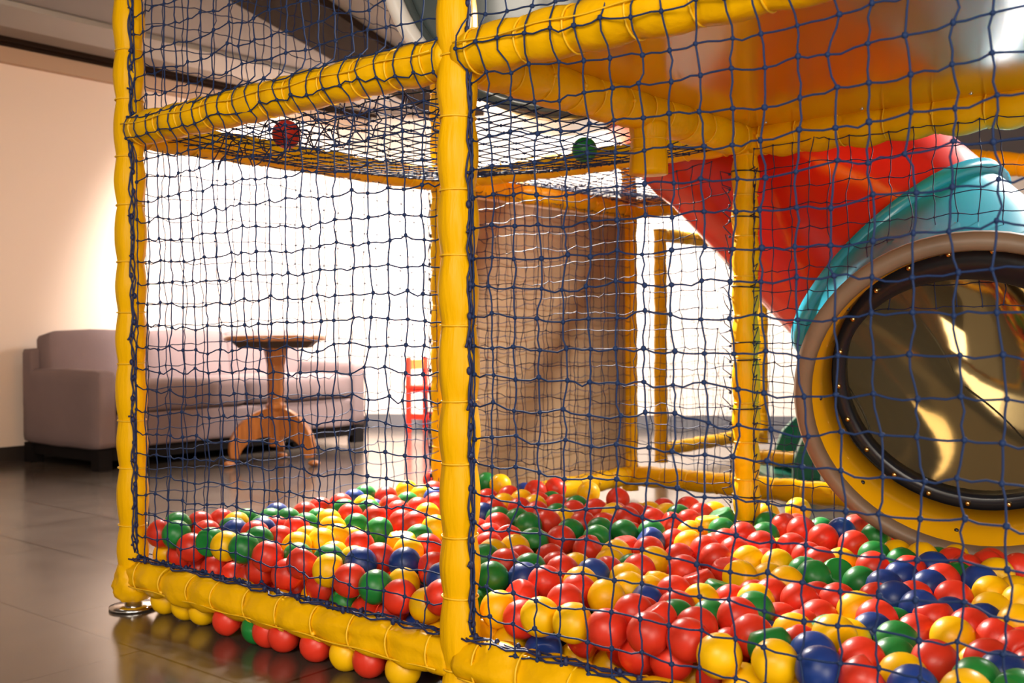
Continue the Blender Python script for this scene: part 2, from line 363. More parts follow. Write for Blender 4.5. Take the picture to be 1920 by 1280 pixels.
net('safety_net', Pback, .05, LU - .045, .056, .30, 1.25, .057, .0014, .0030, seed=5, material=M['netk'], torn=torn, label='torn dark net behind the pit, between the brown board and inner post')
def Pback2(a, z): return G(a + wob(z, a, 5, .6), LV - .045, z + wob(a, z, 3, .8))
def ring_clear(): pass
net('safety_net', Pback2, LU + .045, 2 * LU, .056, .80, 1.25, .057, .0014, .0030, seed=6, material=M['netk'], label='thin dark net in front of the red and cyan slide tube')
net('safety_net', lambda a, z: G(a, LV - .045, z + wob(a, z, 4, .8)), LU + .045, LU + .28, .056, .16, .76, .057, .0014, .0030, seed=16, material=M['netk'], label='narrow dark net strip between inner post and slide rim')
def Pceil(a, c):
    sx = math.sin(PI * min(1, max(0, a / LU))); sy = math.sin(PI * min(1, max(0, c / LV)))
    z = ZT - .012 - .055 * (sx * sy) ** .6 + wob(a, c, 4, .8)
    return G(a, c, z)
net('safety_net', Pceil, .03, LU - .05, .056, .03, LV - .03, .056, .0017, .0036, seed=8, jit=.007, label='sagging blue net roof over the left bay, holding two balls')
net('safety_net', lambda a, c: G(a, c, ZT + .03 - .05 * math.sin(PI * a / LU) + wob(a, c, 4)), .03, LU - .03, .056, LV + .05, 2 * LV - .05, .056, .0016, .0032, seed=9, jit=.006, label='blue net roof over the rear bay, seen edge-on')
net('safety_net', lambda a, z: FF + V * a + U * .0 + Z * (z + wob(a, z, 2)), .04, 1.18, .06, .13, 1.24, .06, .0011, .0024, seed=10, material=M['netk'], label='thin dark net on the small padded frame at the back')
net('safety_net', lambda a, z: G(a, 2 * LV, z + wob(a, z, 3)), .04, 1.15, .058, .14, 1.25, .058, .0012, .0026, seed=11, material=M['netk'], label='dark net of the rear bay above its yellow floor rail')
# bunched slack of the net roof along the front-left rail
b = MB(); rs = random.Random(5)
for k in range(16):
    a = rs.uniform(.15, 1.05); c = rs.uniform(.03, .22); pts = []
    q = Vector((a, c, 0)); dirn = rs.uniform(0, 6.28)
    for i in range(12):
        pts.append(G(q.x, q.y, ZT - .05 - .04 * math.sin(i * .5 + k) - rs.uniform(0, .012))); dirn += rs.gauss(0, .7); q += Vector((math.cos(dirn), math.sin(dirn) * .5, 0)) * .018
    b.tube(pts, .0018, 5)
b.build('slack_cord', M['lace'], n_front)['label'] = 'tangled slack cord under the rail'

# lacing cords
def lacing(name, P0, P1, base, side, R, parent, seed, amp=.5, n_end=6, r=.0023, mid=0):
    rs = random.Random(seed); P0, P1 = Vector(P0), Vector(P1); L = (P1 - P0).length; t = (P1 - P0) / L; base = Vector(base).normalized(); side = Vector(side).normalized()
    b = MB(); n = int(L / .014)
    for st in range(3):
        pts = []
        for i in range(n + 1):
            s = L * i / n; an = amp * (.32 * math.sin(s * 26 + st * 2.1) + .2 * math.sin(s * 61 + st) + .10 * rs.uniform(-1, 1)) + mid
            d = base * math.cos(an) + side * math.sin(an); pts.append(P0 + t * s + d * (R + .002 + .0022 * st * rs.random()))
        b.tube(pts, r, 6)
    for i in range(int(L / .055)):
        s = .02 + i * .055 + rs.uniform(-.01, .01); an = amp * rs.uniform(-.3, .3) + mid; d = base * math.cos(an) + side * math.sin(an); c = P0 + t * s + d * (R + .003)
        b.ball(c, .0058, 7, 5, sq=(1, 1, 1.5))
        if i % 2 == 0:
            e = c - side * rs.uniform(.006, .016) + t * rs.uniform(-.014, .010) + base * .004; b.tube([c, (c + e) / 2 + t * .004, e], [.0028, .0024, .0030], 6)
    o = b.build(name, M['lace'], parent); return o
dr = (NF * .85 + U * .55)
lacing('lacing_cord', G(0, 0, .16), G(0, 0, 2.42), U * .90 + NF * .42, -NF, .041, n_front, 3, amp=.40)
lacing('lacing_cord', G(LU, 0, .15), G(LU, 0, 2.42), U * .95 + NF * .26, -NF, .040, n_right, 4, amp=.38)
lacing('lacing_cord', G(.03, 0, ZB), G(LU - .03, 0, ZB), Z * .95 + NF * .25, NF, .047, n_front, 5, amp=.7, mid=.1)
lacing('lacing_cord', G(LU + .03, 0, ZB), G(2 * LU, 0, ZB), Z * .95 + NF * .25, NF, .049, n_right, 6, amp=.6, mid=.1)
lacing('lacing_cord', G(0, LV, .2), G(0, LV, 1.25), -U * .9 + NF * .5, NF, .041, n_front, 7, amp=.6, r=.0018)
# zip ties round the inner post
for i, z in enumerate((.20, .27, .52, .66, .71, .87, 1.07, 1.20)):
    b = MB(); b.torus(G(LU, LV, z), Z + U * random.uniform(-.08, .08), .0405, .0022, 26, 6); b.tube([G(LU + .03, LV - .03, z), G(LU + .052, LV - .045, z + .004)], .002, 5)
    b.build('zip_tie', M['black'], pC)
b = MB(); rs = random.Random(2)
for z in np.arange(.25, 1.22, .045):
    c = G(LU - .035, LV - .022, z); b.tube([c, c - U * rs.uniform(.01, .035) + Z * rs.uniform(-.02, .02) - V * .008, c - U * rs.uniform(.005, .03) - Z * rs.uniform(.01, .035), c - Z * .04], .0017, 5)
    b.ball(c - U * .004, .0045)
    c = G(LU + .036, LV - .022, z); b.tube([c, c + U * rs.uniform(.004, .014) + Z * .01, c - Z * rs.uniform(.01, .035), c - Z * .045], .0015, 5)
b.build('lacing_cord', M['lace'], n_right)

# ------------------------------------------------------------------ deck over the right bay
b = MB(); b.box(G(LU + .02, .02, 1.318), U * (3.3 - LU), V * (LV - .03), Z * .022)
deck = b.build('deck_board', M['plat'], smooth=False); tag(deck, 'glossy orange-yellow deck board overhead, spanning the right bay', 'platform')
b = MB()
for k in range(7):
    for (u, v) in ((LU + .1 + .27 * k, LV - .075), ):
        c = G(u, v, 1.318); b.tube([c - Z * .003, c], [.004, .006], 10)
b.build('bolt', M['chrome'], deck)
# brown board
b = MB(); b.box(G(-.012, LV + .05, .135), V * (LV - .09), U * .016, Z * 1.105)
bo = b.build('partition_board', M['board'], smooth=False); tag(bo, 'tall brown board standing behind the net, right of the centre post', 'board')
b = MB(); b.box(G(-.014, LV + .05, 1.240), V * (LV - .09), U * .020, Z * .010); b.build('edge_strip', M['board_edge'], bo, smooth=False)
# low tan board closing the pit beneath the slide
b = MB(); b.box(G(LU + .42, LV - .0, .0), U * 1.6, V * .02, Z * .165)
tag(b.build('skirting_board', M['board_edge'], smooth=False), 'low tan board behind the balls under the slide mouth', 'board')

# ------------------------------------------------------------------ slide tube
sl = empty('tube_slide', 'large tube slide of red and cyan sections opening into the ball pit', 'slide')
Mc = Vector((1.088, 2.47, .565)); dm = Vector((.42, .84, .34)).normalized()      # mouth centre, direction into the tube
Jc = at(1688, 500, 3.22); dj = Vector((-.513, .495, .70)).normalized()
def bez(t, P0, P1, P2, P3): s = 1 - t; return P0 * s ** 3 + P1 * (3 * s * s * t) + P2 * (3 * s * t * t) + P3 * t ** 3
Cs = [bez(i / 28, Mc, Mc + dm * .30, Jc - dj * .26, Jc) for i in range(29)]
RT = .378
def shell(b, pts, R, th, n=56, mi=0, prof=None, ref=(0, 0, 1)):
    b.tube(pts, R, n, mi, caps=False, ref=ref, prof=prof)
i0 = 2
b = MB(); shell(b, Cs[i0:], RT, 0); b.build('cyan_section', M['ctube'], sl)
b = MB(); shell(b, Cs[5:23], [RT - .035] * 18, 0, n=14 * 4, prof=lambda i, ph: 1 + .010 * abs(math.sin(ph * 4.0)))
b.add([p for p in b.v[-56:]], [tuple(range(56))]); o = b.build('inner_lining', M['lining'], sl); o['label'] = 'worn metallic inner lining'
# seams of the lining
for ph in (-2.35, -1.55, -.75, .2, 2.6):
    pts = []
    for i in range(6, 22):
        p = Cs[i]; t = (Cs[i + 1] - Cs[i - 1]).normalized(); a = (Z - t * Z.dot(t)).normalized(); c = t.cross(a); pts.append(p + (a * math.cos(ph) + c * math.sin(ph)) * (RT - .0365))
    b = MB(); b.tube(pts, .0018, 5); b.build('seam', M['dark'], o)
# mouth: outer grey rim, yellow funnel, dark flange with bolts
def ringpt(s, r, n=72, ec=0):
    ec = ec or 0
    t = dm; a = (Z - t * Z.dot(t)).normalized(); c = t.cross(a); return [Mc + t * s + (a * math.cos(2 * PI * j / n) + c * math.sin(2 * PI * j / n)) * (r - ec * max(0, math.cos(2 * PI * j / n - .35)) ** 1.3) for j in range(n)]
def lathe(prof, n=72, closed=True, ecc=None):
    b = MB(); vs = []
    for s, r in prof: vs += ringpt(s, r, n, ecc and ecc.get(round(r, 4), 0))
    k = len(prof); rng = k if closed else k - 1
    b.add(vs, [(i * n + j, i * n + (j + 1) % n, ((i + 1) % k) * n + (j + 1) % n, ((i + 1) % k) * n + j) for i in range(rng) for j in range(n)])
    return b
rm = lathe([(-.005, .378), (-.020, .385), (-.024, .397), (-.020, .412), (-.004, .421), (.018, .419), (.030, .409), (.030, .380)]).build('mouth_rim', M['rim'], sl); rm['label'] = 'grey-brown rolled outer rim'
yr = lathe([(-.002, .384), (.010, .378), (.030, .368), (.140, .352), (.142, .359), (.03, .380)]).build('mouth_ring', M['ring'], sl); yr['label'] = 'yellow inner ring'
lathe([(.141, .354), (.143, .322), (.149, .319), (.185, .319), (.187, .33), (.187, .356)], ecc={.322: .062, .319: .062}).build('flange', M['dark'], sl)['label'] = 'black bolted flange'
for k in range(22):
    an = 2 * PI * k / 22 + .1; t = dm; a = (Z - t * Z.dot(t)).normalized(); c = t.cross(a); q = a * math.cos(an) + c * math.sin(an)
    b = MB(); b.ball(Mc + t * .140 + q * .336, .0075, 10, 6); b.build('bolt', M['brass'], sl)
for k in range(9):
    an = 2 * PI * k / 9 + .5; q = a * math.cos(an) + c * math.sin(an)
    b = MB(); b.ball(Mc + t * .045 + q * .366, .006, 10, 6); b.build('bolt', M['dark'], sl)
# joint flange between cyan and red
tj = dj; Rs = [Jc + dj * (.02 + .085 * i) for i in range(22)]
b = MB(); shell(b, [Jc - dj * .02, Jc - dj * .018, Jc + dj * .018, Jc + dj * .02], [RT, RT + .022, RT + .022, RT], 0); b.build('joint_flange', M['ctube'], sl)
b = MB(); b.tube(Rs, [RT + (.012 if i in (9, 10) else 0) for i in range(22)], 56, caps=False, ref=(0, 0, 1)); b.add([p for p in b.v[-56:]], [tuple(range(56))]); b.build('red_section', M['rtube'], sl)  # far end closed by an added disc that keeps lamp light out
# moulded crease line over the cyan elbow
pts = []
for i in range(14, 28):
    p = Cs[i]; t = (Cs[i + 1] - Cs[i - 1]).normalized(); a = (Z - t * Z.dot(t)).normalized(); c = t.cross(a); ph = .35 + (i - 6) * .022; pts.append(p + (a * math.cos(ph) + c * math.sin(ph)) * (RT + .001))
b = MB(); b.tube(pts, .006, 8); b.build('moulded_rib', M['ctube'], sl)
b = MB(); p = at(1790, 418, 2.62); b.tube([p, p + Vector((.03, 0, -.004)), p + Vector((.07, 0, -.006)), p + Vector((.085, 0, -.02)), p + Vector((.10, 0, -.045))], .0022, 6); b.ball(p + Vector((.07, 0, -.006)), .005)
b.build('knotted_tie', M['tie'], sl)['label'] = 'loose knotted yellow tie'

# dark drum-shaped tunnel hanging above the net roof
dt = empty('tunnel_drum', 'big dark slate tunnel drum with white rim above the net roof', 'tunnel')
c = Vector((.137, 3.0, 1.865)); ax = Vector((.10, 1, 0)).normalized()
b = MB(); b.tube([c + ax * .03, c + ax * .05, c + ax * .5, c + ax * .5], [.44, .475, .475, .3], 64); b.build('drum_body', M['slate'], dt)
b = MB(); vs = []
b.torus(c + ax * .03, ax, .480, .026, 72, 14); b.build('drum_rim', M['slate'], dt)
b = MB(); b.tube([c - ax * .015 + Vector((1, -.1, 0)).normalized() * (.500 * math.cos(math.radians(a_))) + Z * (.500 * math.sin(math.radians(a_))) for a_ in range(165, 228, 3)], .026, 14); b.build('white_rim', M['white'], dt)['label'] = 'white rim strip'

# grey glazing panel far right behind the deck rail
b = MB(); P = at(1790, 300, 5.6); b.box(P, (1.6, .1, 0), (0, .03, 0), (0, 0, .42)); tag(b.build('grey_panel', M['base2'], smooth=False), 'grey-blue panel far behind, at the right above the cyan tube', 'panel')

# ------------------------------------------------------------------ sofa
def puff(o, ax, ay, az, r=.05, crown=.02, n=10):
    """soft cushion block: rounded box with a crowned face"""
    o, ax, ay, az = map(Vector, (o, ax, ay, az)); bm = bmesh.new(); bmesh.ops.create_cube(bm, size=1)
    bmesh.ops.subdivide_edges(bm, edges=bm.edges[:], cuts=n, use_grid_fill=True)
    L = (ax.length, ay.length, az.length); e = (ax.normalized(), ay.normalized(), az.normalized())
    vs = []
    for v in bm.verts:
        p = [v.co[i] * L[i] for i in range(3)]; h = [L[i] / 2 - r for i in range(3)]
        c = [max(-h[i], min(h[i], p[i])) for i in range(3)]; d = Vector([p[i] - c[i] for i in range(3)])
        if d.length > 1e-6: d = d.normalized() * r
        k = (1 - (2 * v.co.x) ** 4) * (1 - (2 * v.co.y) ** 4) * (1 - (2 * v.co.z) ** 4)
        q = Vector(c) + d
        m = [(1 - (2 * v.co[(i + 1) % 3]) ** 2) * (1 - (2 * v.co[(i + 2) % 3]) ** 2) for i in range(3)]
        q += Vector([crown * m[i] * (1 if v.co[i] > .49 else -1 if v.co[i] < -.49 else 0) for i in range(3)])
        q += Vector((0, 0, 1)) * .004 * noise.noise(q * 9)
        vs.append(o + e[0] * (q.x + L[0] / 2) + e[1] * (q.y + L[1] / 2) + e[2] * (q.z + L[2] / 2))
    bm.verts.index_update(); fs = [tuple(v.index for v in f.verts) for f in bm.faces]; bm.free()
    if ax.cross(ay).dot(az) < 0: fs = [f[::-1] for f in fs]
    b = MB(); b.add(vs, fs); return b
so = empty('sofa', 'mauve-grey fabric three-seat sofa standing against the lit wall', 'sofa'); S0 = Vector((-2.23, 5.67, 0)); sx = Vector((.62, .785, 0)).normalized(); sy = Vector((-sx.y, sx.x, 0)); SL, SD = 1.98, .83
def S(x, y, z): return S0 + sx * x + sy * y + Z * z
puff(S(0, 0, .115), sx * .12, sy * SD, Z * .43, .03, .006).build('armrest', M['sofa'], so)
puff(S(SL - .12, 0, .115), sx * .12, sy * SD, Z * .43, .03, .006).build('armrest', M['sofa'], so)
puff(S(.12, .01, .115), sx * (SL - .24), sy * (SD - .04), Z * .19, .012, 0).build('seat_base', M['sofa'], so)
puff(S(.0, SD - .13, .30), sx * SL, sy * .13, Z * .37, .03, 0).build('back_frame', M['sofa'], so)
w = (SL - .24) / 2
for k in range(2): puff(S(.12 + w * k, .0, .305), sx * (w - .004), sy * .62, Z * .165, .035, .012).build('seat_cushion', M['sofa'], so)
wb = (SL - .2) / 3
for k in range(3):
    puff(S(.06 + (SL - .12) / 3 * k, .55, .42), sx * ((SL - .12) / 3 - .004), sy * .17 + Z * -.03, Z * .35 + sy * .07, .038, .016).build('back_cushion', M['sofa'], so)
b = MB(); b.box(S(.03, .03, .05), sx * (SL - .06), sy * (SD - .06), Z * .066); b.build('plinth', M['darkwood'], so, smooth=False)
for x in (0.01, SL - .09):
    for y in (.01, SD - .09): b = MB(); b.box(S(x, y, 0), sx * .08, sy * .08, Z * .116); b.build('leg', M['darkwood'], so, smooth=False, bevel=.003)

# ------------------------------------------------------------------ pedestal table
tb = empty('pedestal_table', 'oak pedestal table with round top and three curved feet', 'table'); TC = Vector((-1.35, 6.02, 0)); tb.location = (0, 0, 0)
b = MB(); b.tube([TC + Z * .700, TC + Z * .703, TC + Z * .727, TC + Z * .732], [.278, .286, .286, .280], 64); b.build('tabletop', M['wood_top'], tb)
q = .235; b = MB(); vs = [TC + Vector((x * s, y * s, z)) for z, s in ((.660, .82), (.699, 1)) for x, y in ((-q, -q * .35), (q, -q * .35), (q, q * .35), (-q, q * .35))]
b.add(vs, [(0, 3, 2, 1), (4, 5, 6, 7), (0, 1, 5, 4), (1, 2, 6, 5), (2, 3, 7, 6), (3, 0, 4, 7)]); b.build('support_block', M['wood_dark'], tb, smooth=False, bevel=.004)
b = MB(); b.tube([TC + Z * z for z in (.10, .13, .30, .32, .335, .35, .56, .64, .662)], [.040, .044, .046, .058, .058, .046, .050, .066, .070], 8, prof=lambda i, ph: 1 + .04 * math.cos(4 * ph)); b.build('column', M['wood'], tb, smooth=False, bevel=.004)
for an in (math.radians(212), math.radians(-28), math.radians(96)):
    d = Vector((math.cos(an), math.sin(an), 0)); s = Vector((-d.y, d.x, 0)); b = MB(); prof = []
    N = 14
    for i in range(N + 1):
        t = i / N; x = .03 + .235 * math.sin(t * PI / 2) ** 1.0; zc = .045 + .195 * math.cos(t * PI / 2) ** .9; wdt = .175 * (1 - t) ** .8 + .048 * t
        nx, nz = math.sin(t * PI / 2 * .9), math.cos(t * PI / 2 * .9)
        prof.append((x, zc, nx, nz, wdt))
    vs = []
    for x, zc, nx, nz, wdt in prof:
        for sg, hh in ((1, 1), (1, -1), (-1, -1), (-1, 1)):
            xx = x - .02 + (nz * 0 + nx) * wdt * .5 * hh * .9; zz = zc + nz * wdt * .5 * hh
            vs.append(TC + d * max(.01, xx) + s * (.020 * sg) + Z * max(.012, zz))
    fs = []
    for i in range(N):
        for j in range(4): a_, b_ = i * 4 + j, i * 4 + (j + 1) % 4; fs.append((a_, b_, b_ + 4, a_ + 4))
    fs += [(3, 2, 1, 0), (N * 4, N * 4 + 1, N * 4 + 2, N * 4 + 3)]
    b.add(vs, fs); lg = b.build('leg', M['wood'], tb, smooth=False, bevel=.004)
    b = MB(); c = TC + d * .272; b.ball(c + Z * .017, .030, 20, 10, sq=(1.15, 1.15, .57)); b.build('foot', M['wood'], lg)

# ------------------------------------------------------------------ red child's chair
ch = empty('child_chair', 'small red wooden chair against the back wall, left of the centre post', 'chair')
b0 = Vector((-.775, 7.88, 0)); b1 = Vector((-.665, 8.06, 0)); cx = (b1 - b0); cy = Vector((cx.y, -cx.x, 0)).normalized(); cw = cx.normalized()
def upright(P, h): b = MB(); b.box(P - cw * .016 - cy * .016, cw * .032, cy * .032, Z * h); b.build('leg', M['redpaint'], ch, smooth=False, bevel=.003)
for P in (b0, b1): upright(P, .56); upright(P + cy * .27, .33)
b = MB(); b.box(b0 + Z * .47 - cy * .01, cx, cy * .02, Z * .07); b.build('backrest', M['orangepaint'], ch, smooth=False)
b = MB(); b.box(b0 + Z * .33 - cw * .02 - cy * .02, cx + cw * .04, cy * .32, Z * .02); b.build('seat', M['redpaint'], ch, smooth=False)
for P in (b0, b1):
    for z in (.30, .10): b = MB(); b.box(P + Z * z - cw * .01, cw * .02, cy * .27, Z * .028 if z > .2 else Z * .04); b.build('stretcher', M['redpaint'], ch, smooth=False)

# ------------------------------------------------------------------ green slide end far behind the pit
gs = empty('play_slide', 'green plastic toddler slide on the floor behind the tube mouth', 'slide'); P = Vector((1.40, 5.15, 0))
prof = [(-.03, 0), (-.02, .12), (.02, .22), (.09, .29), (.18, .32), (.5, .34), (.5, .24), (.2, .2), (.12, .1), (.10, 0)]
for k, off in enumerate((0, .38)):
    b = MB(); vs = [P + Vector((x, off, z)) for x, z in prof] + [P + Vector((x, off + .04, z)) for x, z in prof]; n = len(prof)
    b.add(vs, [tuple(range(n)), tuple(range(2 * n - 1, n - 1, -1))] + [(i, i + n, (i + 1) % n + n, (i + 1) % n) for i in range(n)]); b.build('side_panel', M['gslide'], gs, smooth=False, bevel=.004)
b = MB(); b.box(P + Vector((.0, .04, .05)), (.5, 0, .14), (0, .34, 0), (0, 0, .02)); b.build('chute', M['gslide'], gs, smooth=False)
b = MB(); b.box(P + Vector((-.12, -.35, 0)), (.9, 0, 0), (0, 1.0, 0), (0, 0, .02)); b.build('base', M['gslide'], gs, smooth=False, bevel=.005)

# ------------------------------------------------------------------ balls
BR = .0385
T = []      # traced (px, py, colour, flag)
def tr(x0, y0, s, txt, flag=''):
    for q in txt.split(';'):
        q = q.split()
        if len(q) < 3: continue
        T.append((x0 + float(q[1]) / s, y0 + float(q[2]) / s, {'R': 'red', 'Y': 'yellow', 'G': 'green', 'B': 'blue'}[q[0]], flag))
tr(180, 900, 3.368, "G 455 275;R 645 275;R 770 265;Y 890 285;G 950 260;G 1060 300;B 1040 320;R 375 335;G 505 345;R 600 415;R 700 340;G 720 390;Y 820 415;G 935 425;G 1030 370;R 1010 330;B 900 330;G 860 310")
tr(180, 900, 3.368, "Y 360 490;R 465 500;G 590 550;R 660 560;R 745 570;R 870 610;R 965 625;R 1080 490;R 1040 560", 'f')
tr(180, 900, 3.368, "Y 440 775;Y 570 830;Y 680 865;R 835 915;G 1020 985;R 1090 1010;R 1190 1060", 'u')
tr(500, 880, 3.2, "R 1000 60;Y 840 130;Y 930 160;G 590 150;R 715 165;R 445 215;B 525 185;Y 590 225;G 465 250;G 615 255;R 500 280;R 745 225;G 845 205;R 790 260;R 910 240;Y 965 275;R 1000 135;B 1010 175;R 1015 210;R 230 270;G 310 310;R 320 240;B 60 275;G 115 310;G 20 310;Y 370 315;Y 395 355;Y 420 410;G 535 345;R 650 295;G 675 370;R 810 320;R 890 325;Y 1010 355;G 915 415;Y 810 440;R 965 475;R 555 460;R 50 360;R 180 360;G 235 340;Y 240 425;Y 190 465;R 70 420;Y 320 440;Y 410 520;Y 515 550;Y 850 500;R 25 390")
tr(500, 880, 3.2, "R 40 520;G 175 530;R 230 575;G 375 550;Y 375 605;B 565 560;R 675 535;B 830 565;R 1000 595;B 1060 660;R 60 690;R 175 720;Y 300 765;G 460 800;R 500 665;G 655 705;R 600 850;R 800 765;R 750 880;Y 960 815;B 930 940;R 110 640;Y 1040 1000;R 1050 770;R 330 690", 'f')
tr(500, 880, 3.2, "R 0 1030;R 110 1070;R 300 1120;Y 480 1140;R 620 1240;Y 820 1250", 'u')
tr(860, 880, 3.2, "G 165 80;Y 250 90;R 175 185;Y 270 215;Y 380 190;R 305 165;R 460 130;R 580 115;Y 780 140;R 955 180;R 580 220;Y 460 225;R 370 240;R 480 205;R 470 265;G 710 230;R 690 260;R 820 250;Y 930 275;G 590 280;Y 630 310;B 145 275;G 240 300;R 215 255;G 355 310;G 420 330;R 235 340;R 535 320;R 615 425;G 670 380;G 450 435;R 300 420;Y 335 480;R 185 405;R 180 465;G 160 540;Y 205 510;R 745 330;G 850 370;G 830 420;G 990 380;R 1010 300;R 1050 275;R 870 340;R 780 485;Y 940 515;R 1000 480;R 550 540;R 280 570;R 370 550;G 425 600;R 590 590;R 640 610;Y 700 600;B 810 630;Y 920 570;R 905 620;G 1040 600;Y 995 665;Y 730 690;B 365 660;G 230 655;R 520 675;R 720 740;R 370 770;R 640 800;Y 885 760;Y 1065 740;R 1080 620")
tr(860, 880, 3.2, "Y 250 850;Y 480 885;Y 685 920;R 890 960;R 1010 1045;Y 310 1050;B 510 1090;Y 710 1145;Y 920 1180;Y 170 1000;G 420 1150;R 380 900;R 770 1010;R 1080 890;B 1100 800", 'f')
tr(1200, 900, 3.37, "R 305 180;Y 170 225;R 385 225;G 245 235;Y 470 215;G 520 240;R 80 260;R 195 285;R 310 270;Y 430 280;G 70 340;B 65 390;R 215 400;Y 320 345;Y 310 410;G 520 325;R 650 350;G 790 355;R 765 415;R 420 440;R 540 400;R 590 455;Y 85 520;R 55 450;R 245 500;R 480 500;R 280 580;R 560 580;Y 685 515;Y 870 540;G 1040 590;R 960 430;R 1020 310;R 915 295;Y 1000 190;Y 800 220;G 810 285;R 1060 490;Y 640 620;Y 810 630;Y 920 655;R 375 655;Y 95 660;R 220 720;G 520 720;Y 390 775;R 590 770;R 590 810;R 710 730;Y 720 800;G 715 845;R 830 740;R 1010 770;R 580 850;G 235 880;G 440 880;R 210 820;R 350 930;R 290 1010;R 620 900;R 590 990;R 850 870;R 1030 960;Y 485 1125;G 820 1040;B 850 990;Y 850 1150;Y 990 1000;R 70 970;R 110 1200;B 1090 1090;Y 340 1260;Y 640 1280;R 1060 1040;R 30 840;R 60 900;Y 30 700;R 40 1060;R 170 1120;R 700 1000;Y 1000 1290;R 500 1250")
tr(1520, 940, 3.765, "R 90 260;B 215 215;R 320 190;G 460 255;R 305 312;R 70 430;Y 210 440;G 190 520;G 20 525;G 450 390;R 440 470;G 355 580;Y 610 380;G 650 440;Y 790 400;R 700 500;B 640 545;B 870 470;R 1010 440;R 1100 490;R 1240 460;Y 1310 510;R 1470 480;B 510 610;R 190 710;R 50 695;R 490 695;R 720 690;B 735 775;B 840 610;R 940 560;G 1040 550;R 1010 690;B 1180 570;Y 1280 650;Y 1440 655;Y 1280 780;Y 370 795;Y 190 925;G 110 945;R 60 835;Y 270 975;G 600 1000;G 560 850;R 750 940;B 990 810;B 1240 860;Y 1030 980;R 1320 970;R 1420 1070;Y 1450 880;R 865 1120;B 100 1180;B 90 1090;R 360 1115;R 340 1260;Y 650 1240;B 720 1330;Y 1230 1130;B 1360 1220;G 1210 1260;Y 1090 1330;R 1120 900;R 1350 1150;B 600 700;R 870 820;R 1490 1000;Y 1490 720;G 1460 1330;R 1480 1180;Y 100 1010;R 450 860;B 430 930;G 600 1120")
# drop near-duplicates from overlapping trace windows
keep = []
for t in T:
    if any((t[0] - k[0]) ** 2 + (t[1] - k[1]) ** 2 < 13 ** 2 and t[2] == k[2] for k in keep): continue
    if any((t[0] - k[0]) ** 2 + (t[1] - k[1]) ** 2 < 6 ** 2 for k in keep): continue
    keep.append(t)
T = keep
def uv_of(P): d = P - A0; return d.dot(U), d.dot(V)
pos = []; rays = []
VMIN = BR + .004
for px, py, c, fl in T:
    r = ray(px, py).normalized(); zc = .037 if fl == 'u' else .205
    if fl == 'u':
        # on the floor just behind the padded rail
        k = (A0 + V * (.022 if c == 'yellow' and px < 400 else .006) - Vector((0, 0, HC))).dot(V) / r.dot(V); P = Vector((0, 0, HC)) + r * k; P.z = .037
    else:
        P = Vector((0, 0, HC)) + r * ((zc - HC) / r.z); u, v = uv_of(P)
        if v < VMIN: k = (A0 + V * VMIN - Vector((0, 0, HC))).dot(V) / r.dot(V); P = Vector((0, 0, HC)) + r * k
        P.z = max(P.z, BR)
    pos.append(P); rays.append(r)
Pn = np.array([tuple(p) for p in pos]); Rn = np.array([tuple(r) for r in rays]); C0 = np.array([0, 0, HC])
fixed = np.array([t[3] == 'u' for t in T]); Un = np.array(tuple(U)); Vn = np.array(tuple(V)); An = np.array(tuple(A0))
posts = [np.array(tuple(G(LU, 0))), np.array(tuple(G(LU, LV))), np.array(tuple(G(0, 0))), np.array(tuple(G(0, LV)))]
for it in range(260):
    D = Pn[:, None] - Pn[None]; d = np.sqrt((D ** 2).sum(-1)) + np.eye(len(Pn)) * 9
    ov = np.clip(2 * BR * .97 - d, 0, None); mv = (D / d[..., None] * ov[..., None] * .42).sum(1)
    mv[fixed] = 0; Pn += mv
    q = Pn - C0; along = (q * Rn).sum(1)[:, None] * Rn; Pn += np.where(fixed[:, None], 0, (along - q) * .10)
    tgt = .205; dz = np.clip(Pn[:, 2] - tgt, 0, None) * .12 + np.clip(Pn[:, 2] - (.235), 0, None) * .3
    Pn[:, 2] -= np.where(fixed, 0, dz); Pn[:, 2] = np.maximum(Pn[:, 2], BR)
    v = (Pn - An) @ Vn; Pn += np.where(fixed, 0, np.clip(VMIN - v, 0, None))[:, None] * Vn
    u = (Pn - An) @ Un; Pn += np.where(fixed | (v > LV), 0, np.clip(BR + .01 - u, 0, None))[:, None] * Un
    # stay out of the padded rail and posts
    dv = v; dzr = Pn[:, 2] - ZB; rr = np.sqrt(dv ** 2 + dzr ** 2); o_ = np.clip(BR + .047 - rr, 0, None) * (~fixed)
    Pn += (o_ * dv / rr)[:, None] * Vn; Pn[:, 2] += o_ * dzr / rr * .5
    for c in posts:
        w_ = Pn - c; w_[:, 2] = 0; rr = np.sqrt((w_ ** 2).sum(1)); o_ = np.clip(BR + .042 - rr, 0, None) * (~fixed); Pn += w_ / rr[:, None] * o_[:, None]
for c, i in (('', 0),): pass
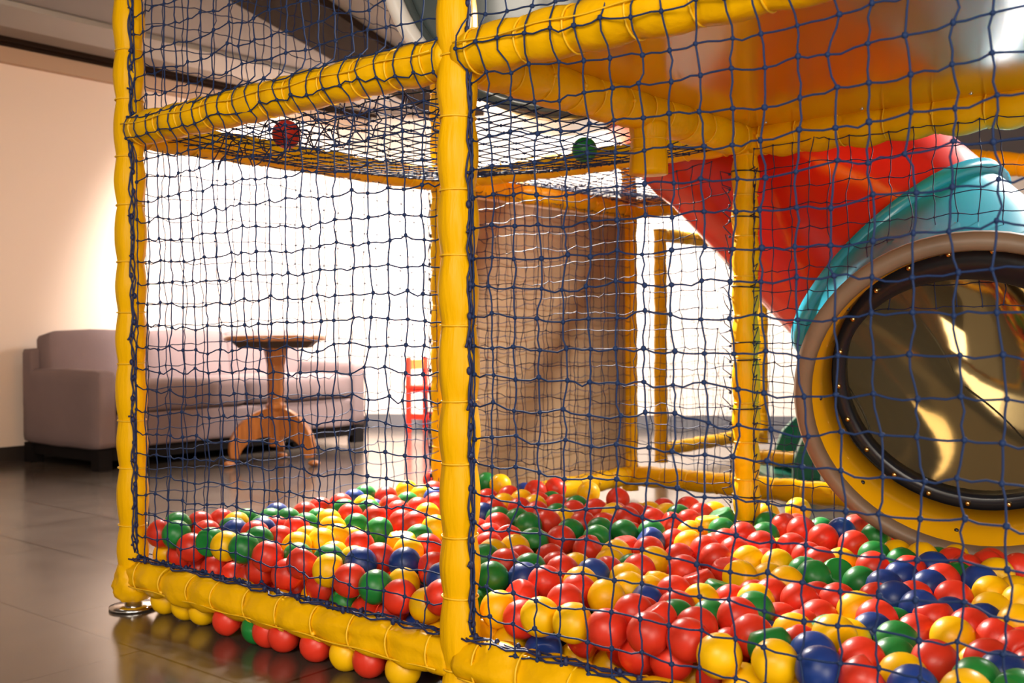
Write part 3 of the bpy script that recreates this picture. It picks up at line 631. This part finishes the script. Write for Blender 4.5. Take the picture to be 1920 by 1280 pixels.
# hidden lower layers and gaps
fill = []; rng = np.random.RandomState(3); allp = Pn.copy()
cand = []
for lay in range(5):
    z = BR + .001 + lay * .037
    for _ in range(9000): cand.append((rng.uniform(.05, 2.35), rng.uniform(.05, LV + .12), min(z, .178) + rng.uniform(-.004, .004)))
lastp = [tuple(x) for x in allp]; cell = {}
def key(p): return (int(p[0] // .08), int(p[1] // .08), int(p[2] // .08))
for p in lastp: cell.setdefault(key(p), []).append(p)
def free(p, dmin):
    k = key(p)
    for a in (-1, 0, 1):
        for b_ in (-1, 0, 1):
            for c in (-1, 0, 1):
                for q in cell.get((k[0] + a, k[1] + b_, k[2] + c), ()):
                    if (p[0] - q[0]) ** 2 + (p[1] - q[1]) ** 2 + (p[2] - q[2]) ** 2 < dmin * dmin: return False
    return True
for u, v, z in cand:
    z = max(z, BR); P = G(u, v, z)
    if math.hypot(v, z - ZB) < BR + .047: continue
    x, y, w_ = project(P)
    if x < 240 or x > 2080 or y > 1420: continue
    if math.hypot(P.x - posts[0][0], P.y - posts[0][1]) < BR + .04 or math.hypot(P.x - posts[1][0], P.y - posts[1][1]) < BR + .04: continue
    if free(P, 2 * BR * .965): fill.append(P); cell.setdefault(key(P), []).append(tuple(P))

def ball_mesh(col, kind):
    bm = bmesh.new(); bmesh.ops.create_uvsphere(bm, u_segments=36, v_segments=22, radius=BR)
    for v in bm.verts:
        n = v.co.normalized()
        if kind >= 0:
            s = .0007 * math.exp(-(v.co.z / .0022) ** 2); v.co += n * s                        # mould seam
            v.co *= 1 + .012 * noise.noise(n * 1.7 + Vector((kind * 5, 0, 0)))
        if kind == 2:
            d = n.dot(Vector((.6, .5, .62)).normalized())
            if d > .62: v.co -= n * .016 * ((d - .62) / .38) ** .8
        if kind == 3:
            d = n.dot(Vector((-.3, .9, .3)).normalized())
            if d > .72: v.co -= n * .009 * ((d - .72) / .28)
    # small filling nub at the pole
    me = bpy.data.meshes.new('ball'); bm.to_mesh(me); bm.free(); me.materials.append(M[col]); me.polygons.foreach_set('use_smooth', [True] * len(me.polygons)); return me
BM = {(c, k): ball_mesh(c, k) for c in ('red', 'yellow', 'green', 'blue') for k in range(4)}
# proto balls, then copies
items = []
for i, t in enumerate(T):
    P = Vector(Pn[i]); x, y, w_ = project(P); items.append([P, t[2], t[3], x, y, w_])
items.sort(key=lambda q: q[5])
inview = [q for q in items if -40 < q[3] < 1950 and q[4] < 1310]
single, rest = inview[:296], inview[296:]
def xband(x):
    for lim, nm in ((400, 'beside the left corner post'), (500, 'in the left bay below the table'), (610, "in the left bay below the sofa's far seat"), (720, 'in the middle of the left bay'), (800, 'in the left bay below the red chair'), (862, 'hugging the left of the centre post'),
                    (960, 'just right of the centre post'), (1060, 'below the left half of the brown board'), (1170, 'below the right half of the brown board'), (1270, 'between the brown board and the inner post'),
                    (1370, 'just left of the inner post'), (1470, 'in line with the inner post'), (1560, 'just right of the inner post'), (1650, "below the slide mouth's lower left rim"), (1750, "below the middle of the slide mouth"), (1840, 'below the right half of the slide mouth')):
        if x < lim: return nm
    return 'at the right edge of the photo'
ydist = [(990, 'rear row'), (1040, 'second row'), (1090, 'third row'), (1140, 'fourth row'), (1190, 'fifth row'), (9999, 'nearest row')]
def yband(y, fl):
    if fl == 'u': return 'poking out under the bottom rail'
    for lim, nm in ydist:
        if y < lim: return nm
ORD = ['leftmost', 'second', 'third', 'fourth', 'fifth', 'sixth', 'seventh', 'eighth', 'ninth']
bins = {}
for q in single:
    bins.setdefault((q[1], yband(q[4], q[2]), xband(q[3]) if q[2] != 'u' else 'left bay'), []).append(q)
proto = {}
for (col, yb, xb), L in bins.items():
    L.sort(key=lambda q: q[3])
    for k, q in enumerate(L):
        kd = random.choice((0, 0, 0, 1, 1, 2, 3)); me = BM[(col, kd)]
        if (col, kd) not in proto: o = bpy.data.objects.new('play_ball', me); proto[(col, kd)] = o
        else: o = proto[(col, kd)].copy()
        COL.objects.link(o); o.location = q[0]; o.rotation_euler = (random.random() * 6, random.random() * 6, random.random() * 6)
        if q[2] == 'u': lab = (f'{col} ball, ' if len(L) == 1 else f'{ORD[k]} {col} ball from left, ' if k else f'leftmost {col} ball ') + yb + ' of the left bay'
        else: lab = (f'{col} ball, ' if len(L) == 1 else f'leftmost {col} ball, ' if k == 0 else f'{ORD[k]} {col} ball from left, ') + yb + ', ' + xb
        tag(o, lab, 'ball', 'plastic balls filling the pit')
# the balls beyond the 300 largest: one object
b = MB(); mi = {'red': 0, 'yellow': 1, 'green': 2, 'blue': 3}
traced = [(q[3], q[4], q[1]) for q in items]
for P, c in [(q[0], q[1]) for q in rest] + [(P, None) for P in fill]:
    if c is None: c = random.choices(('red', 'yellow', 'green', 'blue'), (5, 3, 2, 1.3))[0]
    b.ball(P, BR, 20, 12, mi[c])
o = b.build('play_balls', [M['red'], M['yellow'], M['green'], M['blue']]); tag(o, 'lower layers and far rows of red, yellow, green and blue plastic balls', 'balls', kind='stuff')
# two balls lying on the net roof
for (px, py, dep, c, lab) in ((537, 252, 2.86, 'red', 'red ball lying on the sagging net roof of the left bay'), (1096, 281, 3.2, 'green', 'green ball lying on the net roof beside the padded stub')):
    o = bpy.data.objects.new('play_ball', BM[(c, 0)]); COL.objects.link(o); o.location = at(px, py, dep); tag(o, lab, 'ball', 'balls on the net roof')
print('balls', len(T), len(single), len(rest), 'fill', len(fill))
